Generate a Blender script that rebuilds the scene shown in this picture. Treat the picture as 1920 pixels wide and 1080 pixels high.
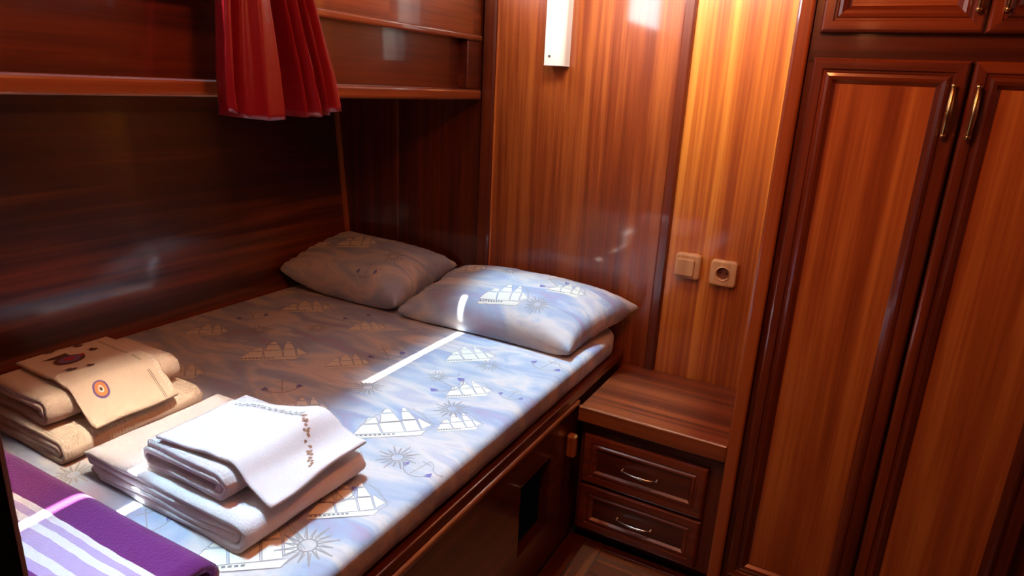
import bpy, bmesh, math, random
from mathutils import Vector, Matrix, noise
random.seed(4)
for o in list(bpy.data.objects): bpy.data.objects.remove(o)
S = bpy.context.scene
C = S.collection

# ------------------------------------------------------------------ camera
cam_d = bpy.data.cameras.new('camera'); cam = bpy.data.objects.new('camera', cam_d); C.objects.link(cam)
cr = Vector((0.87494176, 0.48183076, 0.04812531))
cu = Vector((-0.18096495, 0.23317855, 0.95544725))
cf = Vector((-0.44914208, 0.84466969, -0.29121213))
M4 = Matrix.Identity(4)
for i in range(3):
    M4[i][0] = cr[i]; M4[i][1] = cu[i]; M4[i][2] = -cf[i]
M4.translation = Vector((0, 0, 1.37))
cam.matrix_world = M4
cam_d.sensor_width = 36; cam_d.lens = 1245.29 / 1920 * 36; cam_d.clip_start = 0.02
S.camera = cam

# ------------------------------------------------------------------ world, sun, daylight, exposure
S.view_settings.view_transform = 'Standard'; S.view_settings.look = 'None'
S.view_settings.gamma = 1; S.view_settings.use_curve_mapping = False
S.view_settings.exposure = 0.0
W = bpy.data.worlds.new('sky'); S.world = W; W.use_nodes = True
W.node_tree.nodes['Background'].inputs[0].default_value = (0.55, 0.72, 1.0, 1)
W.node_tree.nodes['Background'].inputs[1].default_value = 1.0

BEAM_W, WARM_FILL_W, SUN_W, WIN_E, GLOW_W, WIN2_E = 6.2, 17.0, 60.0, 19.0, 6.5, 15.0
def light(name, kind, loc, direction, **kw):
    d = bpy.data.lights.new(name, kind); o = bpy.data.objects.new(name, d); C.objects.link(o)
    o.location = loc; o.rotation_euler = Vector(direction).to_track_quat('-Z', 'Y').to_euler()
    for k, v in kw.items(): setattr(d, k, v)
    return o
light('sun', 'SUN', (-1.5, 1, 4), (0.12, 0.0, -1), energy=SUN_W, angle=math.radians(0.5), color=(1, 0.97, 0.92))
# daylight falling straight down through the milky roof light, plus an added fill aimed at the back wall
def rect_light(name, x0, x1, y0, y1, z, power, spread, col, d=(0.12, 0.0, -1)):
    o = light(name, 'AREA', ((x0 + x1) / 2, (y0 + y1) / 2, z), d, energy=power, color=col, shape='RECTANGLE')
    # to_track_quat('-Z','Y'): local Y follows world Y for a downward light
    q = Vector(d).normalized()
    zax = -q; yax = (Vector((0, 1, 0)) - zax * zax.y).normalized(); xax = yax.cross(zax)
    m = Matrix((xax, yax, zax)).transposed().to_4x4(); m.translation = o.location; o.matrix_world = m
    o.data.size = x1 - x0; o.data.size_y = y1 - y0; o.data.spread = math.radians(spread)
    return o
rect_light('roof_light_slant', -0.95, -0.66, 0.28, 0.93, 1.970, 0.70, 8, (1.0, 0.90, 0.76), (-0.36, 0.0, -1))
rect_light('roof_light_beam', -1.245, -0.52, 0.20, 1.97, 1.972, BEAM_W, 9, (0.47, 0.77, 1.0))
rect_light('roof_light_glow', -0.85, -0.30, 1.42, 1.62, 1.93, GLOW_W, 100, (1.0, 0.93, 0.82), (0.04, 0.93, -0.36))  # added fill under the ceiling, tilted sideways to brighten the upper bulkhead
light('cabin_lamp', 'POINT', (-0.28, 0.85, 1.90), (0, 0, -1), energy=WARM_FILL_W, color=(1.0, 0.32, 0.10), shadow_soft_size=0.09)  # added warm fill for the whole cabin; no fixture stands here

# ------------------------------------------------------------------ materials
def nt(name):
    m = bpy.data.materials.new(name); m.use_nodes = True
    n = m.node_tree.nodes; l = m.node_tree.links
    return m, n, l, n['Principled BSDF']
def ramp(n, stops):
    r = n.new('ShaderNodeValToRGB'); e = r.color_ramp.elements
    while len(e) < len(stops): e.new(0.5)
    for k, (p, c) in enumerate(stops):
        e[k].position = p; e[k].color = (*c, 1)
    return r
def wood(name, dark, mid, lite, axis='z', across=26, rough=0.32, coat=1.0, coat_r=0.07, along=0.9, seed=0.0, contrast=0.16):
    m, n, l, b = nt(name)
    tc = n.new('ShaderNodeTexCoord'); oi = n.new('ShaderNodeObjectInfo')
    mp = n.new('ShaderNodeMapping')
    sc = {'x': (along, across, across), 'y': (across, along, across), 'z': (across, across, along)}[axis]
    mp.inputs['Scale'].default_value = sc
    mp.inputs['Location'].default_value = (seed, seed * 1.7, seed * 0.6)
    add = n.new('ShaderNodeVectorMath'); add.operation = 'ADD'
    mul = n.new('ShaderNodeVectorMath'); mul.operation = 'SCALE'; mul.inputs['Scale'].default_value = 7.3
    cmb = n.new('ShaderNodeCombineXYZ')
    for i in range(3): l.new(oi.outputs['Random'], cmb.inputs[i])
    l.new(cmb.outputs[0], mul.inputs[0]); l.new(tc.outputs['Object'], add.inputs[0]); l.new(mul.outputs[0], add.inputs[1])
    l.new(add.outputs[0], mp.inputs['Vector'])
    n1 = n.new('ShaderNodeTexNoise'); n1.inputs['Scale'].default_value = 1.0; n1.inputs['Detail'].default_value = 3.5; n1.inputs['Roughness'].default_value = 0.62
    n2 = n.new('ShaderNodeTexNoise'); n2.inputs['Scale'].default_value = 5.0; n2.inputs['Detail'].default_value = 3
    n3 = n.new('ShaderNodeTexNoise'); n3.inputs['Scale'].default_value = 0.22; n3.inputs['Detail'].default_value = 1
    for q in (n1, n2, n3): l.new(mp.outputs[0], q.inputs['Vector'])
    a = n.new('ShaderNodeMath'); a.operation = 'MULTIPLY_ADD'; a.inputs[1].default_value = 0.22
    l.new(n2.outputs['Fac'], a.inputs[0]); l.new(n1.outputs['Fac'], a.inputs[2])
    a2 = n.new('ShaderNodeMath'); a2.operation = 'MULTIPLY_ADD'; a2.inputs[1].default_value = 0.40
    l.new(n3.outputs['Fac'], a2.inputs[0]); l.new(a.outputs[0], a2.inputs[2])
    c = 0.81
    r = ramp(n, [(c - contrast, dark), (c, mid), (c + contrast, lite)])
    l.new(a2.outputs[0], r.inputs[0]); l.new(r.outputs[0], b.inputs['Base Color'])
    b.inputs['Roughness'].default_value = rough
    b.inputs['Coat Weight'].default_value = coat; b.inputs['Coat Roughness'].default_value = coat_r
    bp = n.new('ShaderNodeBump'); bp.inputs['Strength'].default_value = 0.05; bp.inputs['Distance'].default_value = 0.002
    l.new(n2.outputs['Fac'], bp.inputs['Height']); l.new(bp.outputs[0], b.inputs['Normal'])
    return m
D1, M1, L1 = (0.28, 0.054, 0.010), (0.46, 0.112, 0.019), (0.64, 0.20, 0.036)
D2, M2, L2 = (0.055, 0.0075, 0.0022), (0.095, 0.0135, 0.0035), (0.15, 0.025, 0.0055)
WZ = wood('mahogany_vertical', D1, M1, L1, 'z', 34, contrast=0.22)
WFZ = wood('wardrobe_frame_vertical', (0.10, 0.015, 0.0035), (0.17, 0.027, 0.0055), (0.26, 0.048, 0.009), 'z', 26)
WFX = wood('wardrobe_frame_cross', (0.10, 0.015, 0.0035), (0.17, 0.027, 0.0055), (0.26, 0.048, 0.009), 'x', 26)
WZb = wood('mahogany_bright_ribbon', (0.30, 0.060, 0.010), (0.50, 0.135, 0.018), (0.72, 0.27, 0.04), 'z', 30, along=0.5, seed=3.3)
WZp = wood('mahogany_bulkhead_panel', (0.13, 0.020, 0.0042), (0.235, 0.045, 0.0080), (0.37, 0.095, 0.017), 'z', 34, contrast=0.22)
WX = wood('mahogany_cross', D1, M1, L1, 'x', 30)
WY = wood('mahogany_fore_aft', D2, M2, L2, 'y', 24, along=0.5)
WYu = wood('mahogany_coaming', (0.13, 0.022, 0.005), (0.22, 0.044, 0.009), (0.32, 0.080, 0.015), 'y', 22, along=0.6)
FZ = wood('mahogany_frame_vertical', D2, M2, L2, 'z', 26)
FX = wood('mahogany_frame_cross', D2, M2, L2, 'x', 26)
FY = wood('mahogany_frame_fore_aft', D2, M2, L2, 'y', 26)
SHX = wood('mahogany_striped_shelf', (0.085, 0.013, 0.004), (0.165, 0.027, 0.007), (0.27, 0.054, 0.013), 'x', 40, along=0.6, contrast=0.13, seed=1.1)
FLX = wood('floor_mahogany_cross', D2, (0.11, 0.019, 0.0045), (0.17, 0.036, 0.008), 'x', 34, rough=0.25, coat_r=0.12, contrast=0.24)
FLY = wood('floor_mahogany_lengthwise', D2, (0.10, 0.017, 0.004), (0.15, 0.030, 0.007), 'y', 34, rough=0.25, coat_r=0.12, contrast=0.24)
PALE = wood('beech_plastic', (0.50, 0.24, 0.09), (0.60, 0.31, 0.13), (0.68, 0.38, 0.17), 'z', 60, coat=0.3, coat_r=0.25, contrast=0.2)
BLK = wood('oak_block', (0.30, 0.09, 0.025), (0.38, 0.12, 0.035), (0.46, 0.16, 0.05), 'z', 60, coat=0.3, coat_r=0.3)
def plain(name, col, rough=0.5, metal=0.0, emit=0.0, coat=0.0, sheen=0.0, bump=None):
    m, n, l, b = nt(name)
    b.inputs['Base Color'].default_value = (*col, 1); b.inputs['Roughness'].default_value = rough
    b.inputs['Metallic'].default_value = metal; b.inputs['Coat Weight'].default_value = coat
    b.inputs['Sheen Weight'].default_value = sheen
    if emit:
        b.inputs['Emission Color'].default_value = (*col, 1); b.inputs['Emission Strength'].default_value = emit
    tc = n.new('ShaderNodeTexCoord'); nz = n.new('ShaderNodeTexNoise')
    nz.inputs['Scale'].default_value = bump[0] if bump else 40
    nz.inputs['Detail'].default_value = 4
    l.new(tc.outputs['Object'], nz.inputs['Vector'])
    if bump:
        bp = n.new('ShaderNodeBump'); bp.inputs['Strength'].default_value = bump[1]; bp.inputs['Distance'].default_value = bump[2]
        l.new(nz.outputs['Fac'], bp.inputs['Height']); l.new(bp.outputs[0], b.inputs['Normal'])
    else:
        mr = n.new('ShaderNodeMapRange'); mr.inputs['To Min'].default_value = max(0.02, rough - 0.06); mr.inputs['To Max'].default_value = min(1, rough + 0.06)
        l.new(nz.outputs['Fac'], mr.inputs['Value']); l.new(mr.outputs[0], b.inputs['Roughness'])
    return m
WHITEP = plain('lamp_white_plastic', (0.82, 0.84, 0.80), 0.35)
BRASS = plain('aged_brass', (0.62, 0.42, 0.17), 0.28, 1.0)
NICKEL = plain('satin_nickel', (0.72, 0.66, 0.58), 0.25, 1.0)
DARKP = plain('dark_socket', (0.10, 0.03, 0.015), 0.4)
STEEL = plain('screw_steel', (0.25, 0.25, 0.25), 0.4, 1.0)
CREAM = plain('ceiling_cream', (0.55, 0.45, 0.33), 0.5)
MILK = plain('milky_acrylic', (0.85, 0.88, 0.9), 0.4)
WINP = plain('daylit_window_pane', (0.92, 0.96, 1.0), 0.2, emit=WIN_E)
WINB = plain('daylit_window_pane_bright', (0.95, 0.97, 1.0), 0.2, emit=WIN2_E)
JAMB = plain('jamb_dark_lacquer', (0.012, 0.010, 0.020), 0.55)
JAMB.node_tree.nodes['Principled BSDF'].inputs['Specular IOR Level'].default_value = 0.1
CHROME = plain('jamb_pale_edge', (0.75, 0.75, 0.85), 0.4)
VOID = plain('locker_dark', (0.015, 0.008, 0.006), 0.7)

def sheet_mat():
    m, n, l, b = nt('printed_cotton_sheet')
    tc = n.new('ShaderNodeTexCoord'); mp = n.new('ShaderNodeMapping')
    mp.inputs['Rotation'].default_value = (0, 0, math.radians(-40)); mp.inputs['Scale'].default_value = (2.6, 7.0, 4)
    l.new(tc.outputs['Object'], mp.inputs['Vector'])
    n1 = n.new('ShaderNodeTexNoise'); n1.inputs['Scale'].default_value = 1.6; n1.inputs['Detail'].default_value = 5; n1.inputs['Distortion'].default_value = 0.9
    l.new(mp.outputs[0], n1.inputs['Vector'])
    r = ramp(n, [(0.33, (0.40, 0.33, 0.44)), (0.42, (0.36, 0.41, 0.52)), (0.50, (0.48, 0.50, 0.53)), (0.60, (0.68, 0.60, 0.54)), (0.70, (0.50, 0.47, 0.51))])
    l.new(n1.outputs['Fac'], r.inputs[0]); l.new(r.outputs[0], b.inputs['Base Color'])
    b.inputs['Roughness'].default_value = 0.85; b.inputs['Sheen Weight'].default_value = 0.15
    n2 = n.new('ShaderNodeTexNoise'); n2.inputs['Scale'].default_value = 9; n2.inputs['Detail'].default_value = 3
    l.new(mp.outputs[0], n2.inputs['Vector'])
    bp = n.new('ShaderNodeBump'); bp.inputs['Strength'].default_value = 0.25; bp.inputs['Distance'].default_value = 0.006
    l.new(n2.outputs['Fac'], bp.inputs['Height']); l.new(bp.outputs[0], b.inputs['Normal'])
    return m
SHEET = sheet_mat()
SAIL = plain('print_cream', (0.80, 0.74, 0.60), 0.85)
INK = plain('print_grey_line', (0.23, 0.21, 0.20), 0.85)
INKL = plain('print_soft_brown_line', (0.36, 0.32, 0.30), 0.85)
INKV = plain('print_violet', (0.20, 0.18, 0.42), 0.85)
def towel_mat(name, col, waffle=False):
    m, n, l, b = nt(name)
    b.inputs['Base Color'].default_value = (*col, 1); b.inputs['Roughness'].default_value = 0.95; b.inputs['Sheen Weight'].default_value = 0.25
    tc = n.new('ShaderNodeTexCoord')
    nz = n.new('ShaderNodeTexNoise'); nz.inputs['Scale'].default_value = 320; nz.inputs['Detail'].default_value = 2
    l.new(tc.outputs['Object'], nz.inputs['Vector'])
    h = nz.outputs['Fac']
    if waffle:
        outs = []
        for d in ('X', 'Y'):
            w = n.new('ShaderNodeTexWave'); w.bands_direction = d; w.inputs['Scale'].default_value = 46; l.new(tc.outputs['Object'], w.inputs['Vector']); outs.append(w.outputs['Fac'])
        mx = n.new('ShaderNodeMath'); mx.operation = 'MAXIMUM'; l.new(outs[0], mx.inputs[0]); l.new(outs[1], mx.inputs[1]); h = mx.outputs[0]
    bp = n.new('ShaderNodeBump'); bp.inputs['Strength'].default_value = 0.5; bp.inputs['Distance'].default_value = 0.0025
    l.new(h, bp.inputs['Height'])
    n2 = n.new('ShaderNodeTexNoise'); n2.inputs['Scale'].default_value = 22; n2.inputs['Detail'].default_value = 3
    l.new(tc.outputs['Object'], n2.inputs['Vector'])
    b2 = n.new('ShaderNodeBump'); b2.inputs['Strength'].default_value = 0.35; b2.inputs['Distance'].default_value = 0.006
    l.new(n2.outputs['Fac'], b2.inputs['Height']); l.new(bp.outputs[0], b2.inputs['Normal']); l.new(b2.outputs[0], b.inputs['Normal'])
    return m
TW = towel_mat('white_terry', (0.82, 0.79, 0.78)); TWW = towel_mat('white_waffle', (0.82, 0.79, 0.78), True)
TB = towel_mat('beige_terry', (0.78, 0.60, 0.42)); TBW = towel_mat('beige_waffle', (0.80, 0.63, 0.45), True)
def stripes_mat():
    m, n, l, b = nt('purple_striped_terry')
    tc = n.new('ShaderNodeTexCoord'); sp = n.new('ShaderNodeSeparateXYZ'); l.new(tc.outputs['Object'], sp.inputs[0])
    nz = n.new('ShaderNodeTexNoise'); nz.inputs['Scale'].default_value = 16; l.new(tc.outputs['Object'], nz.inputs['Vector'])
    ma = n.new('ShaderNodeMath'); ma.operation = 'MULTIPLY_ADD'; ma.inputs[1].default_value = 0.008; l.new(nz.outputs['Fac'], ma.inputs[0]); l.new(sp.outputs['Y'], ma.inputs[2])
    mr = n.new('ShaderNodeMapRange'); mr.inputs['From Min'].default_value = 0.284; mr.inputs['From Max'].default_value = 0.584
    l.new(ma.outputs[0], mr.inputs['Value'])
    P, Lc, Wt = (0.15, 0.010, 0.15), (0.48, 0.34, 0.56), (0.76, 0.72, 0.70)
    ys = [(0.284, P), (0.315, Wt), (0.345, Lc), (0.372, P), (0.384, Lc), (0.400, Wt), (0.414, Lc), (0.437, Wt), (0.450, Lc), (0.461, Wt), (0.472, P)]
    r = ramp(n, [((y - 0.284) / 0.3, c) for y, c in ys]); r.color_ramp.interpolation = 'CONSTANT'
    l.new(mr.outputs[0], r.inputs[0]); l.new(r.outputs[0], b.inputs['Base Color'])
    b.inputs['Roughness'].default_value = 0.95; b.inputs['Sheen Weight'].default_value = 0.3
    n2 = n.new('ShaderNodeTexNoise'); n2.inputs['Scale'].default_value = 260; l.new(tc.outputs['Object'], n2.inputs['Vector'])
    bp = n.new('ShaderNodeBump'); bp.inputs['Strength'].default_value = 0.6; bp.inputs['Distance'].default_value = 0.003
    l.new(n2.outputs['Fac'], bp.inputs['Height']); l.new(bp.outputs[0], b.inputs['Normal'])
    return m
STR = stripes_mat()
RED = plain('red_satin', (0.22, 0.004, 0.008), 0.30, sheen=0.0, bump=(14, 0.3, 0.006))

# ------------------------------------------------------------------ helpers
def link(name, bm, mat, parent=None, smooth=False, mats=None):
    me = bpy.data.meshes.new(name); bm.normal_update(); bm.to_mesh(me); bm.free()
    for mm in (mats or [mat]): me.materials.append(mm)
    if smooth:
        for p in me.polygons: p.use_smooth = True
    o = bpy.data.objects.new(name, me); C.objects.link(o)
    if parent is not None:
        o.parent = parent
        o.location = -parent_world(parent)
    return o
def parent_world(p):
    v = Vector((0, 0, 0))
    while p is not None:
        v = v + p.location; p = p.parent
    return v
def tag(o, label, cat, group=None):
    o['label'] = label; o['category'] = cat
    if group: o['group'] = group
    return o
def struct(o, label=None, cat=None):
    o['kind'] = 'structure'
    if label: o['label'] = label; o['category'] = cat or o.name.split('_')[0]
    return o
def thing(name, loc, label, cat, group=None):
    o = bpy.data.objects.new(name, None); o.empty_display_size = 0.05; C.objects.link(o); o.location = loc
    return tag(o, label, cat, group)
def add_box(bm, x0, x1, y0, y1, z0, z1, bev=0.0, seg=2):
    r = bmesh.ops.create_cube(bm, size=1)
    vs = r['verts']
    for v in vs:
        v.co = Vector(((x0 + x1) / 2 + v.co.x * (x1 - x0), (y0 + y1) / 2 + v.co.y * (y1 - y0), (z0 + z1) / 2 + v.co.z * (z1 - z0)))
    if bev:
        es = list({e for v in vs for e in v.link_edges})
        bmesh.ops.bevel(bm, geom=es, offset=bev, segments=seg, profile=0.5, affect='EDGES')
def box(name, x0, x1, y0, y1, z0, z1, mat, parent=None, bev=0.0, seg=2):
    bm = bmesh.new(); add_box(bm, x0, x1, y0, y1, z0, z1, bev, seg)
    return link(name, bm, mat, parent)
def add_tube(bm, pts, rad, n=10, caps=True):
    rings = []
    for i, p in enumerate(pts):
        a = pts[max(0, i - 1)]; b = pts[min(len(pts) - 1, i + 1)]
        t = (Vector(b) - Vector(a)).normalized()
        ref = Vector((1, 0, 0)) if abs(t.x) < 0.9 else Vector((0, 1, 0))
        u = t.cross(ref).normalized(); w = t.cross(u)
        rr = rad[i] if hasattr(rad, '__len__') else rad
        rings.append([bm.verts.new(Vector(p) + (u * math.cos(k * 2 * math.pi / n) + w * math.sin(k * 2 * math.pi / n)) * rr) for k in range(n)])
    for a, b in zip(rings, rings[1:]):
        for k in range(n): bm.faces.new((a[k], a[(k + 1) % n], b[(k + 1) % n], b[k]))
    if caps:
        bm.faces.new(rings[0][::-1]); bm.faces.new(rings[-1])
def add_sphere(bm, c, r, sx=1, sy=1, sz=1):
    q = bmesh.ops.create_uvsphere(bm, u_segments=12, v_segments=8, radius=r)
    for v in q['verts']: v.co = Vector((c[0] + v.co.x * sx, c[1] + v.co.y * sy, c[2] + v.co.z * sz))
def frame_rings(bm, x0, x1, z0, z1, yf, prof, last_fill=False):
    """mitred moulding: prof = [(inset, forward)], forward is towards -Y from yf; material 0 = stiles, 1 = rails"""
    rings = []
    for ins, fw in prof:
        rings.append([bm.verts.new((x, yf - fw, z)) for x, z in ((x0 + ins, z0 + ins), (x1 - ins, z0 + ins), (x1 - ins, z1 - ins), (x0 + ins, z1 - ins))])
    for a, b in zip(rings, rings[1:]):
        for k in range(4):
            f = bm.faces.new((a[k], a[(k + 1) % 4], b[(k + 1) % 4], b[k])); f.material_index = 1 if k in (0, 2) else 0
    if last_fill: bm.faces.new(rings[-1])
def ribbon(path, t, y0, y1, ny=10, wob=0.004, seed=0):
    """closed band of thickness t following path (x,z), extruded along Y"""
    L, R = [], []
    for i, p in enumerate(path):
        a = path[max(0, i - 1)]; b = path[min(len(path) - 1, i + 1)]
        d = Vector((b[0] - a[0], b[1] - a[1])).normalized(); nrm = Vector((-d.y, d.x))
        L.append((p[0] + nrm.x * t / 2, p[1] + nrm.y * t / 2)); R.append((p[0] - nrm.x * t / 2, p[1] - nrm.y * t / 2))
    def cap(a, b, k=4):      # rounded end from a to b
        c = ((a[0] + b[0]) / 2, (a[1] + b[1]) / 2); r = t / 2
        a0 = math.atan2(a[1] - c[1], a[0] - c[0])
        return [(c[0] + r * math.cos(a0 - math.pi * j / k), c[1] + r * math.sin(a0 - math.pi * j / k)) for j in range(1, k)]
    poly = L + cap(L[-1], R[-1]) + R[::-1] + cap(R[0], L[0])
    bm = bmesh.new(); rings = []
    for j in range(ny + 1):
        f = j / ny; ring = []
        for (x, z) in poly:
            nv = noise.noise(Vector((x * 9 + seed, z * 60, f * 2.0)))
            y = y0 + (y1 - y0) * f + nv * wob * (1.6 if j in (0, ny) else 0.3)
            dz = noise.noise(Vector((x * 7, f * 3 + seed, 3.1))) * wob * 0.7
            dx = noise.noise(Vector((z * 30, f * 4 + seed, 7.7))) * wob
            ring.append(bm.verts.new((x + dx, y, z + dz * min(1, max(0, (z - 0.606) * 30)))))
        rings.append(ring)
    n = len(poly)
    for a, b in zip(rings, rings[1:]):
        for k in range(n): bm.faces.new((a[k], a[(k + 1) % n], b[(k + 1) % n], b[k]))
    # end caps as quad strips between the two sides of the band
    m = len(path)
    idxR = list(range(m + 3, m + 3 + m))[::-1]
    for ring, fl in ((rings[0], False), (rings[-1], True)):
        for k in range(m - 1):
            q = [ring[k], ring[k + 1], ring[idxR[k + 1]], ring[idxR[k]]]
            bm.faces.new(q if fl else q[::-1])
        e1 = [ring[m - 1]] + [ring[m + j] for j in range(3)] + [ring[idxR[m - 1]]]
        e2 = [ring[idxR[0]]] + [ring[2 * m + 3 + j] for j in range(3)] + [ring[0]]
        for e in (e1, e2): bm.faces.new(e if fl else e[::-1])
    bmesh.ops.recalc_face_normals(bm, faces=bm.faces)
    return bm
def arc(cx, cz, r, a0, a1, k=7):
    return [(cx + r * math.cos(math.radians(a0 + (a1 - a0) * j / k)), cz + r * math.sin(math.radians(a0 + (a1 - a0) * j / k))) for j in range(k + 1)]
def line2(a, b, k=8): return [(a[0] + (b[0] - a[0]) * j / k, a[1] + (b[1] - a[1]) * j / k) for j in range(k + 1)]

# ------------------------------------------------------------------ the room
BW = 2.084                                     # back bulkhead
fl = struct(box('floor', -2.0, 0.80, -0.92, 2.12, -0.04, -0.008, VOID), 'dark mahogany floorboards beside the bunk', 'floor')
def plank_mesh(w, h, along, mat):
    pass
y = -0.88; k = 0
mesh_cache = {}
def board(x0, x1, y0, y1, mat):
    o = box('floor_board', x0, x1, y0, y1, -0.008, 0.0, mat, fl, 0.0012, 1); return o
for x0 in (-0.658, -0.598): board(x0, x0 + 0.0575, -0.88, 1.725, FLY)
while y < 1.72:
    board(-0.538, 0.70, y, min(y + 0.0575, 1.725), FLX); y += 0.060

wb = struct(box('wall_back', -2.02, 0.80, BW + 0.012, BW + 0.05, -0.04, 2.05, FZ), 'mahogany bulkhead behind the pillows', 'wall')
def panel(x0, x1, z0, z1, mat, front=BW, bev=0.002, nm='panel', back=BW + 0.012):
    return box(nm, x0, x1, front, back, z0, z1, mat, wb, bev, 1)
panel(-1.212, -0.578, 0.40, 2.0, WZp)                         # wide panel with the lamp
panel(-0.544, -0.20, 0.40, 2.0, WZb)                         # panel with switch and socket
panel(-0.579, -0.5435, 0.40, 2.0, FZ, BW - 0.014, 0.006, 'stile')
panel(-1.262, -1.2125, 0.40, 2.0, FZ, BW - 0.016, 0.006, 'corner_post')
panel(-1.2128, -1.2052, 0.40, 2.0, WZ, BW - 0.006, 0.002, 'bead')
panel(-1.636, -1.262, 0.40, 1.32, FZ)
panel(-1.99, -1.658, 0.40, 1.32, FZ)
panel(-1.660, -1.634, 0.40, 1.32, FZ, BW - 0.006, 0.003, 'batten')

# hull side below the side deck: leans outboard towards the top
def hull_x(z): return -1.892 - (z - 0.6) * 0.088
bm = bmesh.new()
zs = [0.3, 0.62, 0.95, 1.33]
q = [[bm.verts.new((hull_x(z) - t, yy, z)) for z in zs for yy in (0.02, BW + 0.01)] for t in (0.0, 0.03)]
for s in (0, 1):
    for i in range(3):
        f = (q[s][2 * i], q[s][2 * i + 1], q[s][2 * i + 3], q[s][2 * i + 2]); bm.faces.new(f if s else f[::-1])
for a, b in ((0, 1), (6, 7)): bm.faces.new((q[0][a], q[0][b], q[1][b], q[1][a]))
for i in range(3):
    for e in (0, 1): bm.faces.new((q[0][2 * i + e], q[0][2 * i + 2 + e], q[1][2 * i + 2 + e], q[1][2 * i + e]))
bmesh.ops.recalc_face_normals(bm, faces=bm.faces)
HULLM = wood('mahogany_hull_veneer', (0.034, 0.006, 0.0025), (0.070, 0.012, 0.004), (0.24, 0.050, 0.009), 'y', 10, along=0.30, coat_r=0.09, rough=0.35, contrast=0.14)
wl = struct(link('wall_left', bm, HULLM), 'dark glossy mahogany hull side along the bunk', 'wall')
bm = bmesh.new()
for (za, zb) in ((0.62, 1.31),):
    add_box(bm, hull_x(zb) + 0.006 , hull_x(zb) + 0.007, BW - 0.012, BW - 0.011, za, zb)
bm.free()
# cover batten in the hull corner, leaning with the hull
bm = bmesh.new()
for dz in (0,):
    vs = []
    for z in (0.45, 1.31):
        x = hull_x(z)
        for dx, yy in ((0.001, BW - 0.016), (0.016, BW - 0.016), (0.016, BW - 0.001), (0.001, BW - 0.001)): vs.append(bm.verts.new((x + dx, yy, z)))
    for k in range(4): bm.faces.new((vs[k], vs[(k + 1) % 4], vs[4 + (k + 1) % 4], vs[4 + k]))
    bm.faces.new(vs[3::-1]); bm.faces.new(vs[4:])
struct(link('trim_1', bm, WZ), 'thin mahogany batten in the hull corner above the pillow', 'trim')

# side deck underside, coaming (upper left wall) with long recess between two rails
XU = -1.27
struct(box('ceiling_side', -2.02, XU - 0.002, 0.0, BW + 0.02, 1.320, 1.345, FY), 'low underside of the side deck over the bunk', 'ceiling')
wu = struct(box('wall_left_upper', XU - 0.07, XU - 0.040, 0.0, BW + 0.02, 1.320, 2.05, FY), 'upper mahogany coaming wall above the bunk', 'wall')
box('recess_panel', XU - 0.040, XU - 0.034, 0.02, 1.985, 1.345, 1.515, FY, wu)
box('lower_rail', XU - 0.040, XU + 0.014, 0.02, 2.066, 1.316, 1.352, WYu, wu, 0.009, 3)
box('upper_rail', XU - 0.040, XU + 0.010, 0.02, 2.066, 1.508, 1.528, WYu, wu, 0.006, 3)
box('recess_end', XU - 0.040, XU + 0.003, 1.985, 2.066, 1.3525, 1.5075, FY, wu, 0.003, 2)
# upper panels around the two coaming windows
WZ0 = 1.72
WTOP = [1.90, 1.93]
WIN = [(0.11, 0.66), (1.58, 2.02)]
yy = [0.02] + [v for w in WIN for v in w] + [2.066]
for a, b in ((yy[0], yy[1]), (yy[2], yy[3]), (yy[4], yy[5])): box('coaming_panel', XU - 0.039, XU, a, b, 1.5285, 2.0, WYu, wu)
for (a, b), WZ1 in zip(WIN, WTOP):
    box('coaming_panel', XU - 0.039, XU, a, b, 1.5285, WZ0, WYu, wu); box('coaming_panel', XU - 0.039, XU, a, b, WZ1, 2.0, WYu, wu)
for k, (WY0, WY1) in enumerate(WIN):
    WZ1 = WTOP[k]
    bm = bmesh.new()
    add_box(bm, XU - 0.02, XU + 0.006, WY0 - 0.02, WY1 + 0.02, WZ0 - 0.02, WZ0, 0.002)
    add_box(bm, XU - 0.02, XU + 0.006, WY0 - 0.02, WY1 + 0.02, WZ1, WZ1 + 0.02, 0.002)
    add_box(bm, XU - 0.02, XU + 0.006, WY0 - 0.02, WY0, WZ0 + 0.0005, WZ1 - 0.0005, 0.002)
    add_box(bm, XU - 0.02, XU + 0.006, WY1, WY1 + 0.02, WZ0 + 0.0005, WZ1 - 0.0005, 0.002)
    w_ = struct(link('window_%d' % (k + 1), bm, FY), ['small daylit window in the coaming wall near the foot of the bunk', 'small daylit window in the coaming wall near the pillows'][k], 'window')
    box('pane', XU - 0.012, XU - 0.006, WY0, WY1, WZ0, WZ1, [WINP, WINB][k], w_)

# ceiling with roof light; a narrow gap stays open along the roof light's outboard edge
HX0, HX1, HY0, HY1 = -1.262, -0.33, 0.15, 1.99
bm = bmesh.new()
add_box(bm, XU - 0.05, HX0, -0.92, 2.13, 2.0, 2.03)
add_box(bm, HX1, 0.80, -0.92, 2.13, 2.0, 2.03)
add_box(bm, HX0, HX1, -0.92, HY0, 2.0, 2.03)
add_box(bm, HX0, HX1, HY1, 2.13, 2.0, 2.03)
ce = struct(link('ceiling', bm, WYu), 'mahogany cabin ceiling with roof light', 'ceiling')
bm = bmesh.new()
GX = HX0 + 0.022
add_box(bm, GX, GX + 0.03, HY0, HY1, 1.985, 2.035, 0.003)
add_box(bm, HX1 - 0.03, HX1, HY0, HY1, 1.985, 2.035, 0.003)
add_box(bm, GX + 0.03, HX1 - 0.03, HY0, HY0 + 0.03, 1.985, 2.035, 0.003)
add_box(bm, GX + 0.03, HX1 - 0.03, HY1 - 0.03, HY1, 1.985, 2.035, 0.003)
add_box(bm, HX0, GX, 1.74, HY1, 1.99, 2.035)
w2 = struct(link('window_3', bm, FY), 'milky roof light over the bunk', 'window')
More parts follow.
